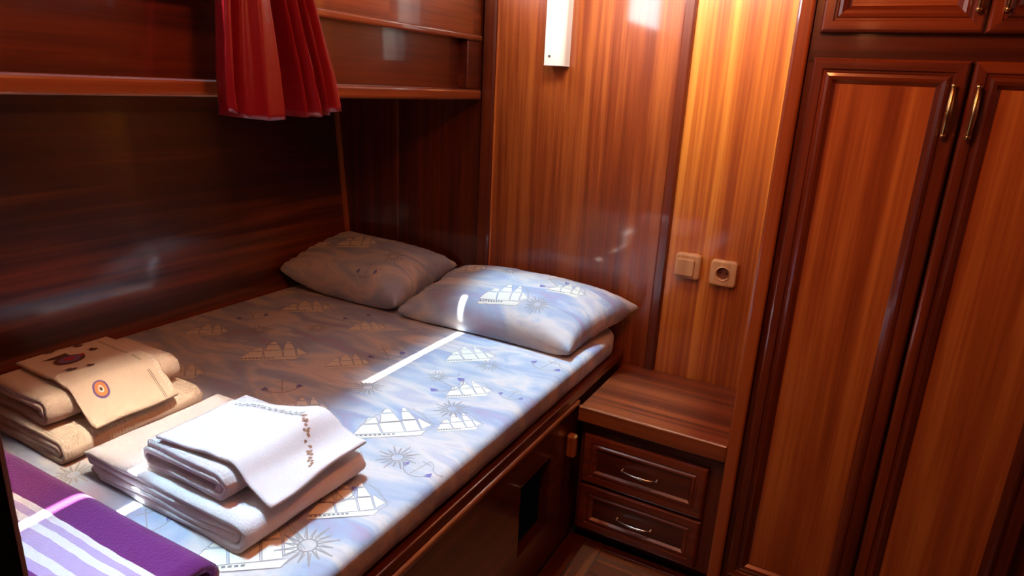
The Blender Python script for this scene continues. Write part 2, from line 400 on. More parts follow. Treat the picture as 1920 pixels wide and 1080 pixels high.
box('pane', GX + 0.028, HX1 - 0.028, HY0 + 0.028, HY1 - 0.028, 2.012, 2.020, MILK, w2)

# foot bulkhead with doorway where the camera stands, and the passage behind
struct(box('wall_front', -2.02, -0.275, 0.06, 0.10, -0.04, 2.0, FX), 'mahogany bulkhead at the foot of the bunk', 'wall')
jb = struct(box('door_1', -0.2748, -0.2690, 0.055, 0.105, 0.0, 1.999, JAMB, None, 0.001), 'dark lacquered door jamb at the foot of the bunk', 'door')
box('metal_edge', -0.2690, -0.2682, 0.1030, 0.1046, 0.0, 1.999, CHROME, jb)
struct(box('wall_right', 0.76, 0.80, -0.92, 2.10, -0.04, 2.0, FY), 'mahogany side wall of the passage', 'wall')
struct(box('wall_passage', -0.64, 0.80, -0.92, -0.88, -0.04, 2.0, FX), 'mahogany end wall of the passage', 'wall')
struct(box('wall_passage_side', -0.64, -0.60, -0.88, 0.06, -0.04, 2.0, FY), 'mahogany side wall of the passage by the jamb', 'wall')

# ------------------------------------------------------------------ bunk
bed = thing('bunk_bed', (-1.2, 1.0, 0), 'built-in mahogany bunk base with dark side panel under the mattress', 'bed')
bm = bmesh.new()
VY0, VY1, VZ0, VZ1 = 1.35, 1.53, 0.15, 0.37
X0, X1 = -0.690, -0.662
add_box(bm, X0, X1, 0.11, VY0, 0.0, 0.487)
add_box(bm, X0, X1, VY1, BW - 0.002, 0.0, 0.487)
add_box(bm, X0, X1, VY0, VY1, 0.0, VZ0)
add_box(bm, X0, X1, VY0, VY1, VZ1, 0.487)
link('side_panel', bm, FY, bed)
box('locker_interior', X0 - 0.20, X0 - 0.195, VY0 - 0.05, VY1 + 0.05, VZ0 - 0.05, VZ1 + 0.05, VOID, bed)
box('top_rail', -0.690, -0.655, 0.11, BW - 0.002, 0.488, 0.5145, FY, bed, 0.003)
box('bead_moulding', -0.662, -0.648, 0.11, 1.69, 0.470, 0.4875, WYu, bed, 0.006, 3)
box('bed_board', -1.87, -0.691, 0.11, BW - 0.002, 0.49, 0.512, FY, bed)
bm = bmesh.new()
add_box(bm, -0.661, -0.632, 1.628, 1.656, 0.322, 0.395, 0.006, 1)
add_tube(bm, [(-0.648, 1.6285, 0.383), (-0.648, 1.626, 0.383)], 0.004, 8)
link('stop_block', bm, BLK, bed)['label'] = 'small pale oak block on the side panel'

# mattress: softly rounded slab with fitted sheet
MX0, MX1, MY0, MY1, MZ = -1.886, -0.664, 0.115, 2.070, 0.600
def sheet_z(x, y):
    z = MZ + 0.0022 * noise.noise(Vector((x * 3.1, y * 3.1, 0.4)))
    # a shallow pulled crease running from the edge towards the pillow
    d = (x + 0.79) * 0.88 - (y - 1.45) * 0.47
    s = (x + 0.79) * 0.47 + (y - 1.45) * 0.88
    z += 0.0045 * math.exp(-(d / 0.010) ** 2) * math.exp(-(s / 0.12) ** 2)
    return z
def spaced(a, b, n, r=0.05, k=7):
    e = [r * (1 - math.cos(math.pi / 2 * i / k)) for i in range(k)]
    mid = [r + (b - a - 2 * r) * i / n for i in range(n + 1)]
    return [a + t for t in e] + [a + t for t in mid] + [b - t for t in e[::-1]]
mxs = spaced(MX0, MX1, 60); mys = spaced(MY0, MY1, 90)
RC, RE = 0.10, 0.022
def inside(x, y):
    """pull a grid point into the rounded plan; returns x, y and the distance from the edge"""
    cx = min(max(x, MX0 + RC), MX1 - RC); cy = min(max(y, MY0 + RC), MY1 - RC)
    dx, dy = x - cx, y - cy
    if dx and dy:
        m = max(abs(dx), abs(dy)); l_ = math.hypot(dx, dy); dx *= m / l_; dy *= m / l_
    d = RC - math.hypot(dx, dy) if (dx or dy) else RC
    return cx + dx, cy + dy, d
bm = bmesh.new(); g = []
for x in mxs:
    col = []
    for y in mys:
        px, py, d = inside(x, y)
        z = sheet_z(px, py)
        if d < RE: z -= RE * (1 - math.sqrt(max(0, 1 - (1 - d / RE) ** 2)))
        col.append(bm.verts.new((px, py, z)))
    g.append(col)
nx, ny = len(mxs), len(mys)
for i in range(nx - 1):
    for j in range(ny - 1): bm.faces.new((g[i][j], g[i + 1][j], g[i + 1][j + 1], g[i][j + 1]))
edge = [g[i][0] for i in range(nx)] + [g[nx - 1][j] for j in range(1, ny)] + [g[i][ny - 1] for i in range(nx - 2, -1, -1)] + [g[0][j] for j in range(ny - 2, 0, -1)]
prev = edge; N = len(edge)
cxm, cym = (MX0 + MX1) / 2, (MY0 + MY1) / 2
for zl, ins in ((0.548, 0.0), (0.530, 0.004), (0.516, 0.014)):
    ring = []
    for v in edge:
        wv = 0.0025 * noise.noise(Vector((v.co.x * 14, v.co.y * 14, zl * 40)))
        n2 = Vector((v.co.x - min(max(v.co.x, MX0 + RC), MX1 - RC), v.co.y - min(max(v.co.y, MY0 + RC), MY1 - RC), 0))
        n2 = n2.normalized() if n2.length > 1e-6 else Vector((0, 0, 0))
        ring.append(bm.verts.new((v.co.x - n2.x * (ins - wv), v.co.y - n2.y * (ins - wv), zl)))
    for k in range(N): bm.faces.new((prev[k], ring[k], ring[(k + 1) % N], prev[(k + 1) % N]))
    prev = ring
bm.faces.new(prev)
bmesh.ops.recalc_face_normals(bm, faces=bm.faces)
mat_o = tag(link('mattress', bm, SHEET, None, True), 'bunk mattress in a pale blue sheet printed with sailing ships', 'mattress')

# ---- printed motifs: built in a unit plane and laid on the cloth
def patch(bm, fm, quad, mi, n=4, lift=0.0005):
    a, b, c, d = [Vector(p) for p in quad]; gr = []
    for i in range(n + 1):
        row = []
        for j in range(n + 1):
            u, v = i / n, j / n
            p = a * (1 - u) * (1 - v) + b * u * (1 - v) + c * u * v + d * (1 - u) * v
            row.append(bm.verts.new(fm(p.x, p.y, lift)))
        gr.append(row)
    for i in range(n):
        for j in range(n):
            f = bm.faces.new((gr[i][j], gr[i + 1][j], gr[i + 1][j + 1], gr[i][j + 1])); f.material_index = mi
def stroke(bm, fm, pts, w, mi, lift=0.0010, step=0.09):
    P = []
    for a, b in zip(pts, pts[1:]):
        L_ = math.hypot(b[0] - a[0], b[1] - a[1]); k = max(1, int(L_ / step))
        P += [(a[0] + (b[0] - a[0]) * j / k, a[1] + (b[1] - a[1]) * j / k) for j in range(k)]
    P.append(pts[-1]); prev = None
    for i, p in enumerate(P):
        a = P[max(0, i - 1)]; b = P[min(len(P) - 1, i + 1)]
        d = Vector((b[0] - a[0], b[1] - a[1]));
        if d.length < 1e-9: continue
        d.normalize(); o = Vector((-d.y, d.x)) * w / 2
        q = (bm.verts.new(fm(p[0] + o.x, p[1] + o.y, lift)), bm.verts.new(fm(p[0] - o.x, p[1] - o.y, lift)))
        if prev:
            f = bm.faces.new((prev[0], prev[1], q[1], q[0])); f.material_index = mi
        prev = q
def ship(bm, fm):
    # three masts with stacked square sails, jib, long dark hull band
    hull = [(-0.50, 0.06), (0.34, -0.06), (0.42, 0.04), (-0.42, 0.13)]
    sails = [[(-0.46, 0.15), (-0.12, 0.10), (-0.14, 0.34), (-0.33, 0.36)], [(-0.30, 0.38), (-0.12, 0.36), (-0.14, 0.52), (-0.24, 0.53)],
             [(-0.10, 0.10), (0.16, 0.07), (0.15, 0.34), (-0.12, 0.36)], [(-0.10, 0.38), (0.15, 0.36), (0.10, 0.58), (-0.06, 0.60)], [(-0.04, 0.62), (0.09, 0.60), (0.07, 0.72), (0.00, 0.73)],
             [(0.18, 0.07), (0.36, 0.06), (0.35, 0.34), (0.17, 0.36)], [(0.18, 0.38), (0.35, 0.36), (0.30, 0.58), (0.20, 0.59)], [(0.21, 0.61), (0.29, 0.60), (0.27, 0.70), (0.23, 0.70)],
             [(0.38, 0.08), (0.52, 0.16), (0.40, 0.36), (0.37, 0.36)]]
    patch(bm, fm, hull, 0)
    for s in sails:
        patch(bm, fm, s, 0)
        stroke(bm, fm, s + [s[0]], 0.008, 1)
    stroke(bm, fm, hull + [hull[0]], 0.009, 1)
    for k in range(9):
        x = -0.44 + k * 0.055; stroke(bm, fm, [(x, 0.105 - k * 0.007), (x + 0.034, 0.101 - k * 0.007)], 0.028, 2, 0.0014)
    for a, b in (((0.36, 0.66), (0.56, 0.14)), ((0.28, 0.70), (0.46, 0.50)), ((0.46, 0.50), (0.54, 0.10)), ((0.03, 0.73), (-0.36, 0.34)), ((0.54, 0.10), (0.40, 0.02))):
        stroke(bm, fm, [a, b], 0.008, 1)
def sun(bm, fm):
    for k in range(16):
        a = k * math.pi / 8; r1 = 0.5 if k % 2 == 0 else 0.40
        c, s = math.cos(a), math.sin(a)
        stroke(bm, fm, [(0.16 * c, 0.16 * s), (r1 * c, r1 * s)], 0.030, 1)
        a2 = a + math.pi / 16
        stroke(bm, fm, [(r1 * c, r1 * s), (0.20 * math.cos(a2), 0.20 * math.sin(a2))], 0.018, 1)
    stroke(bm, fm, [(0.15 * math.cos(k * math.pi / 6), 0.15 * math.sin(k * math.pi / 6)) for k in range(13)], 0.03, 1)
def anchor(bm, fm):
    stroke(bm, fm, [(0, 0.45), (0, -0.30)], 0.025, 1)
    stroke(bm, fm, [(0.42 * math.cos(math.radians(t)), -0.02 + 0.34 * math.sin(math.radians(t))) for t in range(190, 351, 16)], 0.03, 1)
    stroke(bm, fm, [(-0.16, 0.30), (0.16, 0.30)], 0.03, 1)
    for s in (-1, 1): patch(bm, fm, [(s * 0.52, -0.08), (s * 0.36, -0.20), (s * 0.34, -0.04), (s * 0.42, 0.08)], 0, 2)
    stroke(bm, fm, [(0, 0.44), (0.20, 0.36), (0.34, 0.18), (0.52, 0.12), (0.62, 0.24)], 0.02, 1)
def print_on(parent, kind, surf, cx, cy, size, ang, mats, nm):
    ca, sa = math.cos(ang), math.sin(ang)
    def fm(u, v, lift):
        return surf(cx + size * (u * ca - v * sa), cy + size * (u * sa + v * ca), lift)
    bm = bmesh.new(); kind(bm, fm)
    for f in bm.faces:
        f.normal_update()
        if f.normal.z + 0.3 * f.normal.x < 0: f.normal_flip()
    return link(nm, bm, None, parent, False, mats)
def bed_surf(x, y, lift): 
    if x > MX1: return (MX1 + lift + 0.003, y, MZ - RE - (x - MX1))
    px, py, d = inside(x, y)
    z = sheet_z(px, py)
    if d < RE: z -= RE * (1 - math.sqrt(max(0, 1 - (1 - d / RE) ** 2)))
    return (px + (lift + 0.001 if d < RE * 0.5 else 0), py, z + lift)
SM, UM, AM = [SAIL, INKL, INK], [INKL, INKL], [INKV, INKL]
A47 = math.radians(47)
def S_(x, y, s, da=0): print_on(mat_o, ship, bed_surf, x, y, s, A47 + da, SM, 'printed_ship')
def U_(x, y, s): print_on(mat_o, sun, bed_surf, x, y, s, A47, UM, 'printed_sun')
def A_(x, y, s, da=0): print_on(mat_o, anchor, bed_surf, x, y, s, A47 + da, AM, 'printed_anchor')
for x, y, s in ((-0.850, 1.060, 0.185), (-0.738, 0.785, 0.145), (-1.395, 1.205, 0.185), (-0.785, 0.590, 0.180), (-1.62, 1.55, 0.17), (-0.93, 1.52, 0.15)): S_(x, y, s)
for x, y, s in ((-0.812, 1.325, 0.125), (-1.19, 1.285, 0.125), (-0.738, 1.165, 0.110), (-1.33, 1.53, 0.12), (-1.70, 1.22, 0.13), (-1.50, 0.98, 0.13), (-1.09, 1.02, 0.12)): S_(x, y, s)
for x, y, s in ((-0.786, 0.996, 0.095), (-0.738, 0.690, 0.110), (-0.811, 1.244, 0.095), (-0.87, 1.52, 0.08), (-1.06, 1.22, 0.09), (-1.60, 1.34, 0.09), (-1.27, 0.60, 0.09), (-1.47, 1.46, 0.08), (-0.95, 1.38, 0.07)): U_(x, y, s)
for x, y, s, da in ((-0.905, 1.355, 0.115, 0.5), (-1.16, 1.42, 0.11, 0.1), (-0.735, 1.62, 0.10, -1.0), (-0.722, 0.985, 0.08, -1.0), (-1.24, 1.10, 0.10, 0), (-0.725, 1.39, 0.07, -0.8), (-0.80, 0.83, 0.08, 0.4), (-1.45, 1.62, 0.1, 0.3), (-1.72, 1.42, 0.1, 0.2), (-1.02, 0.585, 0.09, 0.2)): A_(x, y, s, da)

# ------------------------------------------------------------------ pillows
def pillow(name, cx, cy, a, b, H, z0, tilt, skew, roll, label, seed, motifs, rz=0.0):
    ca, sa = math.cos(rz), math.sin(rz)
    def mid(u, v):
        edge = 1 + 0.05 * (abs(u) ** 3 * abs(v) ** 3)           # little ears at the corners
        pin_x = 1 - 0.045 * (1 - v * v) * abs(u) ** 5
        pin_y = 1 - 0.06 * (1 - u * u) * abs(v) ** 5
        lx = a * u * edge * pin_x + skew * v * max(0, u); ly = b * v * edge * pin_y
        return cx + lx * ca - ly * sa, cy + lx * sa + ly * ca, z0 + tilt * v + roll * max(0, -u) ** 2
    def th(u, v):
        t = ((1 - min(1, abs(u)) ** 3.0) * (1 - min(1, abs(v)) ** 3.0)) ** 0.40
        w = noise.noise(Vector((u * 2.2 + seed, v * 2.2, seed)))
        e = max(abs(u) ** 4, 0.0)
        cr_ = noise.noise(Vector((u * 3 + seed, v * 15, seed * 2))) * e * 0.34      # gathers along the short ends
        e2 = abs(v) ** 5
        cr2 = noise.noise(Vector((u * 17, v * 3 + seed, seed * 3))) * e2 * 0.12
        return max(0.0, H * t * (1 + 0.07 * w + cr_ + cr2))
    def top(u, v):
        x, y, z = mid(u, v); return x, y, z + 0.62 * th(u, v)
    bm = bmesh.new(); n = 56; T, B = [], []
    def par(i): 
        t = -1 + 2 * i / n
        return math.sin(t * math.pi / 2) * 0.45 + t * 0.55
    for i in range(n + 1):
        tr, br = [], []
        for j in range(n + 1):
            u, v = par(i), par(j)
            x, y, z = mid(u, v); t = th(u, v)
            vt = bm.verts.new((x, y, z + 0.62 * t)); tr.append(vt)
            if i in (0, n) or j in (0, n): br.append(vt)
            else: br.append(bm.verts.new((x, y, max(0.6045, z - 0.5 * t))))
        T.append(tr); B.append(br)
    for i in range(n):
        for j in range(n):
            bm.faces.new((T[i][j], T[i + 1][j], T[i + 1][j + 1], T[i][j + 1]))
            q = [B[i][j], B[i][j + 1], B[i + 1][j + 1], B[i + 1][j]]
            bm.faces.new(q)
    o = tag(link(name, bm, SHEET, None, True), label, 'pillow')
    def surf(x, y, lift):
        # invert the plan mapping approximately: motif coordinates are local metres
        u = max(-0.97, min(0.97, x / a)); v = max(-0.97, min(0.97, y / b))
        px, py, pz = top(u, v); return (px, py, pz + lift * 1.6)
    for kind, x, y, s, da in motifs:
        f = {'ship': ship, 'sun': sun, 'anchor': anchor}[kind]
        print_on(o, f, surf, x, y, s, da, {'ship': SM, 'sun': UM, 'anchor': AM}[kind], 'printed_' + kind)
    return o
pillow('pillow', -1.612, 1.878, 0.260, 0.180, 0.145, 0.672, 0.032, 0.0, 0.035, 'limp printed pillow lying in the shaded corner against the hull side', 2.3,
       [('ship', -0.06, -0.02, 0.16, 0.5), ('sun', 0.13, -0.02, 0.10, 0), ('anchor', 0.10, -0.13, 0.08, 0.2), ('ship', -0.20, -0.07, 0.1, 0.6)])
pillow('pillow', -0.990, 1.872, 0.324, 0.182, 0.150, 0.655, 0.026, 0.040, 0.0, 'plump sunlit printed pillow at the open side of the bunk', 5.1,
       [('ship', 0.030, -0.138, 0.165, 0.30), ('ship', 0.185, -0.005, 0.12, 0.30), ('sun', 0.150, -0.100, 0.09, 0), ('anchor', 0.12, 0.050, 0.10, 0.9), ('sun', -0.06, 0.085, 0.08, 0), ('ship', -0.2, 0.03, 0.12, 0.4)])

# ------------------------------------------------------------------ towels
def folded(name, mat, x0, x1, y0, y1, t, label, seed):
    """bath towel folded in nested layers: one broad rounded fold on the open side, loose edges on the other"""
    p = t * 1.13; z = 0.6035 + t / 2; path = []
    xl, xr = x0 + p, x1 - 1.5 * p - t / 2
    path += line2((xl + 0.012, z + p), (xr - 0.004, z + p), 12)
    path += arc(xr - 0.004, z + 1.5 * p, p / 2, -90, 90, 6)[1:]
    path += line2((xr - 0.012, z + 2 * p), (xl, z + 2 * p), 12)
    path += arc(xl, z + 2.5 * p, p / 2, 270, 90, 6)[1:]
    path += line2((xl + 0.01, z + 3 * p), (xr, z + 3 * p), 12)
    path += arc(xr, z + 1.5 * p, 1.5 * p, 90, -90, 10)[1:]
    path += line2((xr - 0.01, z), (xl + 0.02, z), 12)
    bm = ribbon(path, t, y0, y1, 12, 0.004, seed)
    return tag(link(name, bm, mat, None, True), label, 'towel'), 0.6035 + p * 3 + t
def rolled(name, mat, xc, a, H, zb, y0, y1, label, seed):
    t = 0.0125; p = t * 1.12
    A = a - H; zc = zb + H + 0.002; path = []; r = H - t / 2
    k = 0
    while r > t * 0.55:
        path += line2((xc - A, zc + r), (xc + A, zc + r), 8)
        path += arc(xc + A, zc - p / 4, 0, 90, 90, 1)[:0]
        r2 = r - p / 2
        path += [(xc + A + (r + (r2 - r) * j / 8) * math.cos(math.radians(90 - 180 * j / 8)), zc + (r + (r2 - r) * j / 8) * math.sin(math.radians(90 - 180 * j / 8))) for j in range(1, 9)]
        r3 = r2 - p / 2
        if r3 < t * 0.5: break
        path += line2((xc + A, zc - r2), (xc - A + k * 0.012, zc - r2), 8)[1:]
        path += [(xc - A + k * 0.012 - (r2 + (r3 - r2) * j / 8) * math.sin(math.radians(180 * j / 8)), zc - (r2 + (r3 - r2) * j / 8) * math.cos(math.radians(180 * j / 8))) for j in range(1, 8)]
        r = r3; k += 1
    bm = ribbon(path, t, y0, y1, 12, 0.004, seed)
    return tag(link(name, bm, mat, None, True), label, 'towel')
def cover(name, mat, corners, hfun, label, seed, n=34, t=0.006):
    """flat cloth laid over what lies below; corners A (near left), B (near right), C (far right), D (far left)"""
    A, B, Cc, Dd = [Vector(c) for c in corners]
    def pos(u, v):
        p = A * (1 - u) * (1 - v) + B * u * (1 - v) + Cc * u * v + Dd * (1 - u) * v
        h = 0
        for dx, dy in ((0, 0), (0.012, 0), (-0.012, 0), (0, 0.012), (0, -0.012)): h = max(h, hfun(p.x + dx, p.y + dy))
        s = 0
        for k in range(8): s += hfun(p.x + 0.02 * math.cos(k * math.pi / 4), p.y + 0.02 * math.sin(k * math.pi / 4))
        h = 0.6 * h + 0.4 * max(s / 8, hfun(p.x, p.y))
        h = max(h, hfun(p.x, p.y)) + 0.004
        h += 0.0075 * (noise.noise(Vector((p.x * 22 + seed, p.y * 9, seed))) + 0.6) * (0.3 + u)
        return p.x, p.y, h
    bm = bmesh.new(); T, Bt = [], []
    for i in range(n + 1):
        tr, br = [], []
        for j in range(n + 1):
            x, y, z = pos(i / n, j / n)
            tr.append(bm.verts.new((x, y, z + t))); br.append(bm.verts.new((x, y, z)))
        T.append(tr); Bt.append(br)
    for i in range(n):
        for j in range(n):
            bm.faces.new((T[i][j], T[i + 1][j], T[i + 1][j + 1], T[i][j + 1])); bm.faces.new((Bt[i][j], Bt[i][j + 1], Bt[i + 1][j + 1], Bt[i + 1][j]))
    rim = [(i, 0) for i in range(n)] + [(n, j) for j in range(n)] + [(i, n) for i in range(n, 0, -1)] + [(0, j) for j in range(n, 0, -1)]
    for k in range(len(rim)):
        (i, j), (i2, j2) = rim[k], rim[(k + 1) % len(rim)]
        bm.faces.new((T[i][j], Bt[i][j], Bt[i2][j2], T[i2][j2]))
    bmesh.ops.recalc_face_normals(bm, faces=bm.faces)
    o = tag(link(name, bm, mat, None, True), label, 'towel')
    def surf(u, v, lift):
        x, y, z = pos(min(1, max(0, u)), min(1, max(0, v))); return (x, y, z + t + lift)
    return o, surf
def envelope(xc, a, H, zl, y0, y1, x0, x1):
    def h(x, y):
        z = 0.6035
        if x0 < x < x1 and y0 < y < y1: z = zl
        if y0 + 0.005 < y < y1 + 0.02:
            d = abs(x - xc)
            if d < a:
                A = a - H
                zz = zl + 2 * H + 0.004 if d < A else zl + H + 0.004 + math.sqrt(max(0, H * H - (d - A) ** 2))
                z = max(z, zz)
            if x > xc + a - H:           # the cloth spans from the roll down to the edge of the pile
                z = max(z, zl + 0.003 + (2 * H + 0.001) * max(0.0, 1 - (x - xc - a + H) / (x1 - xc - a + H - 0.004)) ** 1.1)
        return z
    return h
# white set
_, zl = folded('folded_towel', TW, -1.240, -0.795, 0.612, 0.905, 0.0132, 'white folded bath towel lying at the bottom of the white towel pile', 1.0)
rolled('rolled_towel', TWW, -0.975, 0.122, 0.0315, zl, 0.632, 0.850, 'white waffle towel rolled flat between the other white towels', 2.0)
hw = envelope(-0.975, 0.122, 0.0315, zl, 0.62, 0.905, -1.235, -0.80)
wt, ws = cover('face_towel', TW, ((-1.045, 0.636, 0), (-0.785, 0.660, 0), (-0.792, 0.905, 0), (-1.05, 0.805, 0)), hw, 'white face towel with a stitched border draped over the white pile', 3.0)
GREYB = plain('embroidery_grey', (0.42, 0.39, 0.36), 0.9); BRNB = plain('embroidery_brown', (0.34, 0.20, 0.12), 0.9)
bm = bmesh.new()
def bandpath(s):
    if s < 0.6: return (0.08 + s / 0.6 * 0.56, 0.90 - 0.08 * (s / 0.6) ** 2)
    q = (s - 0.6) / 0.4; return (0.64 + q * 0.30, 0.82 - 0.36 * q)
def disc(bm, fm, cu, cv, ru, rv, mi, lift, n=18, r_in=0.0):
    c = bm.verts.new(fm(cu, cv, lift))
    mid_ = [bm.verts.new(fm(cu + 0.5 * ru * math.cos(2 * math.pi * k / n), cv + 0.5 * rv * math.sin(2 * math.pi * k / n), lift)) for k in range(n)]
    out = [bm.verts.new(fm(cu + ru * math.cos(2 * math.pi * k / n), cv + rv * math.sin(2 * math.pi * k / n), lift)) for k in range(n)]
    for k in range(n):
        bm.faces.new((c, mid_[k], mid_[(k + 1) % n])).material_index = mi
        bm.faces.new((mid_[k], out[k], out[(k + 1) % n], mid_[(k + 1) % n])).material_index = mi
for k in range(52):
    s0 = k / 52; u0, v0 = bandpath(s0)
    o = 0.022 * math.sin(k * 1.9); mi = 1 if s0 > 0.62 else 0
    disc(bm, ws, u0, v0 + o, 0.009, 0.015, mi, 0.0012, 8)
    if k % 3 == 0: disc(bm, ws, u0 + 0.008, v0 - o - 0.01, 0.006, 0.022, mi, 0.0015, 8)
link('embroidered_border', bm, None, wt, False, [GREYB, BRNB])
# beige set
_, zl = folded('folded_towel', TBW, -1.715, -1.300, 0.605, 0.915, 0.0122, 'beige folded bath towel lying at the bottom of the beige towel pile', 4.0)
rolled('rolled_towel', TB, -1.478, 0.120, 0.0320, zl, 0.615, 0.905, 'beige towel rolled flat between the other beige towels', 5.0)
hb = envelope(-1.478, 0.120, 0.0320, zl, 0.605, 0.915, -1.715, -1.30)
bt, bs = cover('face_towel', TB, ((-1.585, 0.670, 0), (-1.280, 0.660, 0), (-1.292, 0.850, 0), (-1.60, 0.870, 0)), hb, 'beige face towel with embroidered fish and eye beads draped over the beige pile', 6.0)
NAVY = plain('thread_navy', (0.03, 0.02, 0.06), 0.8); REDT = plain('thread_red', (0.45, 0.03, 0.04), 0.8); ORG = plain('thread_orange', (0.75, 0.25, 0.06), 0.8)
WHT = plain('thread_pale', (0.8, 0.72, 0.6), 0.8); VIO = plain('thread_violet', (0.22, 0.12, 0.28), 0.8); BRN = plain('thread_brown', (0.13, 0.05, 0.03), 0.8)
EM = [NAVY, REDT, ORG, WHT, VIO, BRN]
def fish(cu, cv, s, big):
    bm = bmesh.new()
    disc(bm, bs, cu, cv, 0.062 * s, 0.125 * s, 5, 0.0012)
    if big: disc(bm, bs, cu, cv, 0.045 * s, 0.09 * s, 4, 0.0018); disc(bm, bs, cu, cv, 0.02 * s, 0.045 * s, 1, 0.0024)
    patch(bm, bs, [(cu - 0.05 * s, cv - 0.04 * s), (cu - 0.10 * s, cv - 0.15 * s), (cu - 0.105 * s, cv + 0.05 * s), (cu - 0.05 * s, cv + 0.05 * s)], 5, 2, 0.0014)
    if big: patch(bm, bs, [(cu - 0.035, cv + 0.10), (cu + 0.005, cv + 0.12), (cu - 0.005, cv + 0.19), (cu - 0.04, cv + 0.18)], 1, 2, 0.0014)
    link('embroidered_fish', bm, None, bt, False, EM)
fish(0.30, 0.36, 1.35, True); fish(0.05, 0.33, 0.5, False); fish(0.50, 0.22, 0.5, False); fish(0.10, 0.62, 0.45, False); fish(0.25, 0.68, 0.4, False); fish(0.54, 0.40, 0.35, False)
bm = bmesh.new()
for r_, mi, lf in ((1.0, 4, 0.0012), (0.74, 2, 0.0018), (0.36, 3, 0.0024), (0.18, 5, 0.003)): disc(bm, bs, 0.80, 0.27, 0.052 * r_, 0.085 * r_, mi, lf)
link('embroidered_eye', bm, None, bt, False, EM)
bm = bmesh.new()
for k in range(26): 
    u0 = 0.30 + k * 0.026; stroke(bm, bs, [(u0, 0.975), (u0 + 0.012, 0.94)], 0.008, 3, 0.0012)
stroke(bm, bs, [(0.02, 0.86), (0.99, 0.86)], 0.006, 5, 0.0008); stroke(bm, bs, [(0.02, 0.84), (0.99, 0.84)], 0.005, 5, 0.0008)
link('hem_stitching', bm, None, bt, False, EM)

# purple striped beach towel folded across the foot of the bunk
bm = bmesh.new(); t = 0.014
def bl_profile():
    z = 0.6035
    pr = [(0.150, z + t / 2)]
    pr += line2((0.16, z + t / 2), (0.535, z + t / 2), 14)
    pr += arc(0.535, z + t / 2 + 0.0085, 0.0085, -90, 90, 6)[1:]
    pr += line2((0.53, z + t / 2 + 0.017), (0.18, z + t / 2 + 0.017), 14)
    pr += arc(0.18, z + t / 2 + 0.0255, 0.0085, 270, 90, 6)[1:]
    pr += line2((0.19, z + t / 2 + 0.034), (0.525, z + t / 2 + 0.034), 18)
    return pr
pth = []
z = 0.6035 + t / 2
pth += line2((0.19, z), (0.515, z), 12) + arc(0.515, z + 0.023, 0.023, -90, 90, 10)[1:] + line2((0.505, z + 0.046), (0.15, z + 0.046), 18)[0:]
bm0 = ribbon([(p[0], p[1]) for p in pth], t, 0, 1, 26, 0.0, 9)     # profile in (x,z), along y; turned so that it runs along X
for v in bm0.verts:
    prof, along, zz = v.co.x, v.co.y, v.co.z
    X = -1.62 + (0.845) * along
    wz = 0.004 * noise.noise(Vector((X * 6, prof * 8, 1.0))) * (1 if zz > 0.63 else 0)
    wy = 0.005 * noise.noise(Vector((X * 5, 2.0, 0.3)))
    v.co = Vector((X + 0.006 * noise.noise(Vector((prof * 20, zz * 40, 2))), prof + wy, zz + wz))
bmesh.ops.recalc_face_normals(bm0, faces=bm0.faces)
st = tag(link('striped_towel', bm0, STR, None, True), 'purple and lilac striped beach towel folded across the foot of the bunk', 'towel')
bm.free()
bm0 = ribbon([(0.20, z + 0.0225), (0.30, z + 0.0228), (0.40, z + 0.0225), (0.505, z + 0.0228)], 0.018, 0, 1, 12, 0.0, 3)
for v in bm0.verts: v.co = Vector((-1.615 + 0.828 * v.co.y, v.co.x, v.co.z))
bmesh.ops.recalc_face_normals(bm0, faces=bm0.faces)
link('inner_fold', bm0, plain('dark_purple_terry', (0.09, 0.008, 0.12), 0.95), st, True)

# ------------------------------------------------------------------ cabinet doors
DOOR = [(0.0, 0.0), (0.0, 0.014), (0.002, 0.018), (0.006, 0.021), (0.022, 0.021), (0.0245, 0.016), (0.028, 0.016), (0.031, 0.020), (0.037, 0.0215), (0.044, 0.019), (0.050, 0.011), (0.053, 0.009)]
def door(parent, x0, x1, z0, z1, yf, nm='door', prof=DOOR, pm=WZ, fv=None, fh=None):
    bm = bmesh.new(); frame_rings(bm, x0, x1, z0, z1, yf, prof)
    ins = prof[-1][0]
    d = link(nm, bm, None, parent, False, [fv or WFZ, fh or WFX])
    box('panel', x0 + ins - 0.002, x1 - ins + 0.002, yf - prof[-1][1], yf - 0.001, z0 + ins - 0.002, z1 - ins + 0.002, pm, d)
    return d
def bow_handle(parent, p0, p1, out, r_mid, r_end, mat, yface):
    """bow pull between two feet standing on a face at y = yface, arching out towards -Y"""
    bm = bmesh.new(); pts, rad = [], []
    a, b = Vector(p0), Vector(p1)
    for k in range(17):
        s = k / 16; p = a.lerp(b, s); e = math.sin(math.pi * s)
        pts.append((p.x, yface - 0.012 - out * e ** 0.7, p.z)); rad.append(r_end + (r_mid - r_end) * e ** 1.5)
    add_tube(bm, pts, rad, 10)
    for q in (a, b):
        add_tube(bm, [(q.x, yface, q.z), (q.x, yface - 0.003, q.z), (q.x, yface - 0.010, q.z)], [0.0055, 0.0042, 0.0035], 10)
        add_sphere(bm, (q.x, yface - 0.012, q.z), r_end * 1.6)
    return link('handle', bm, mat, parent, True)

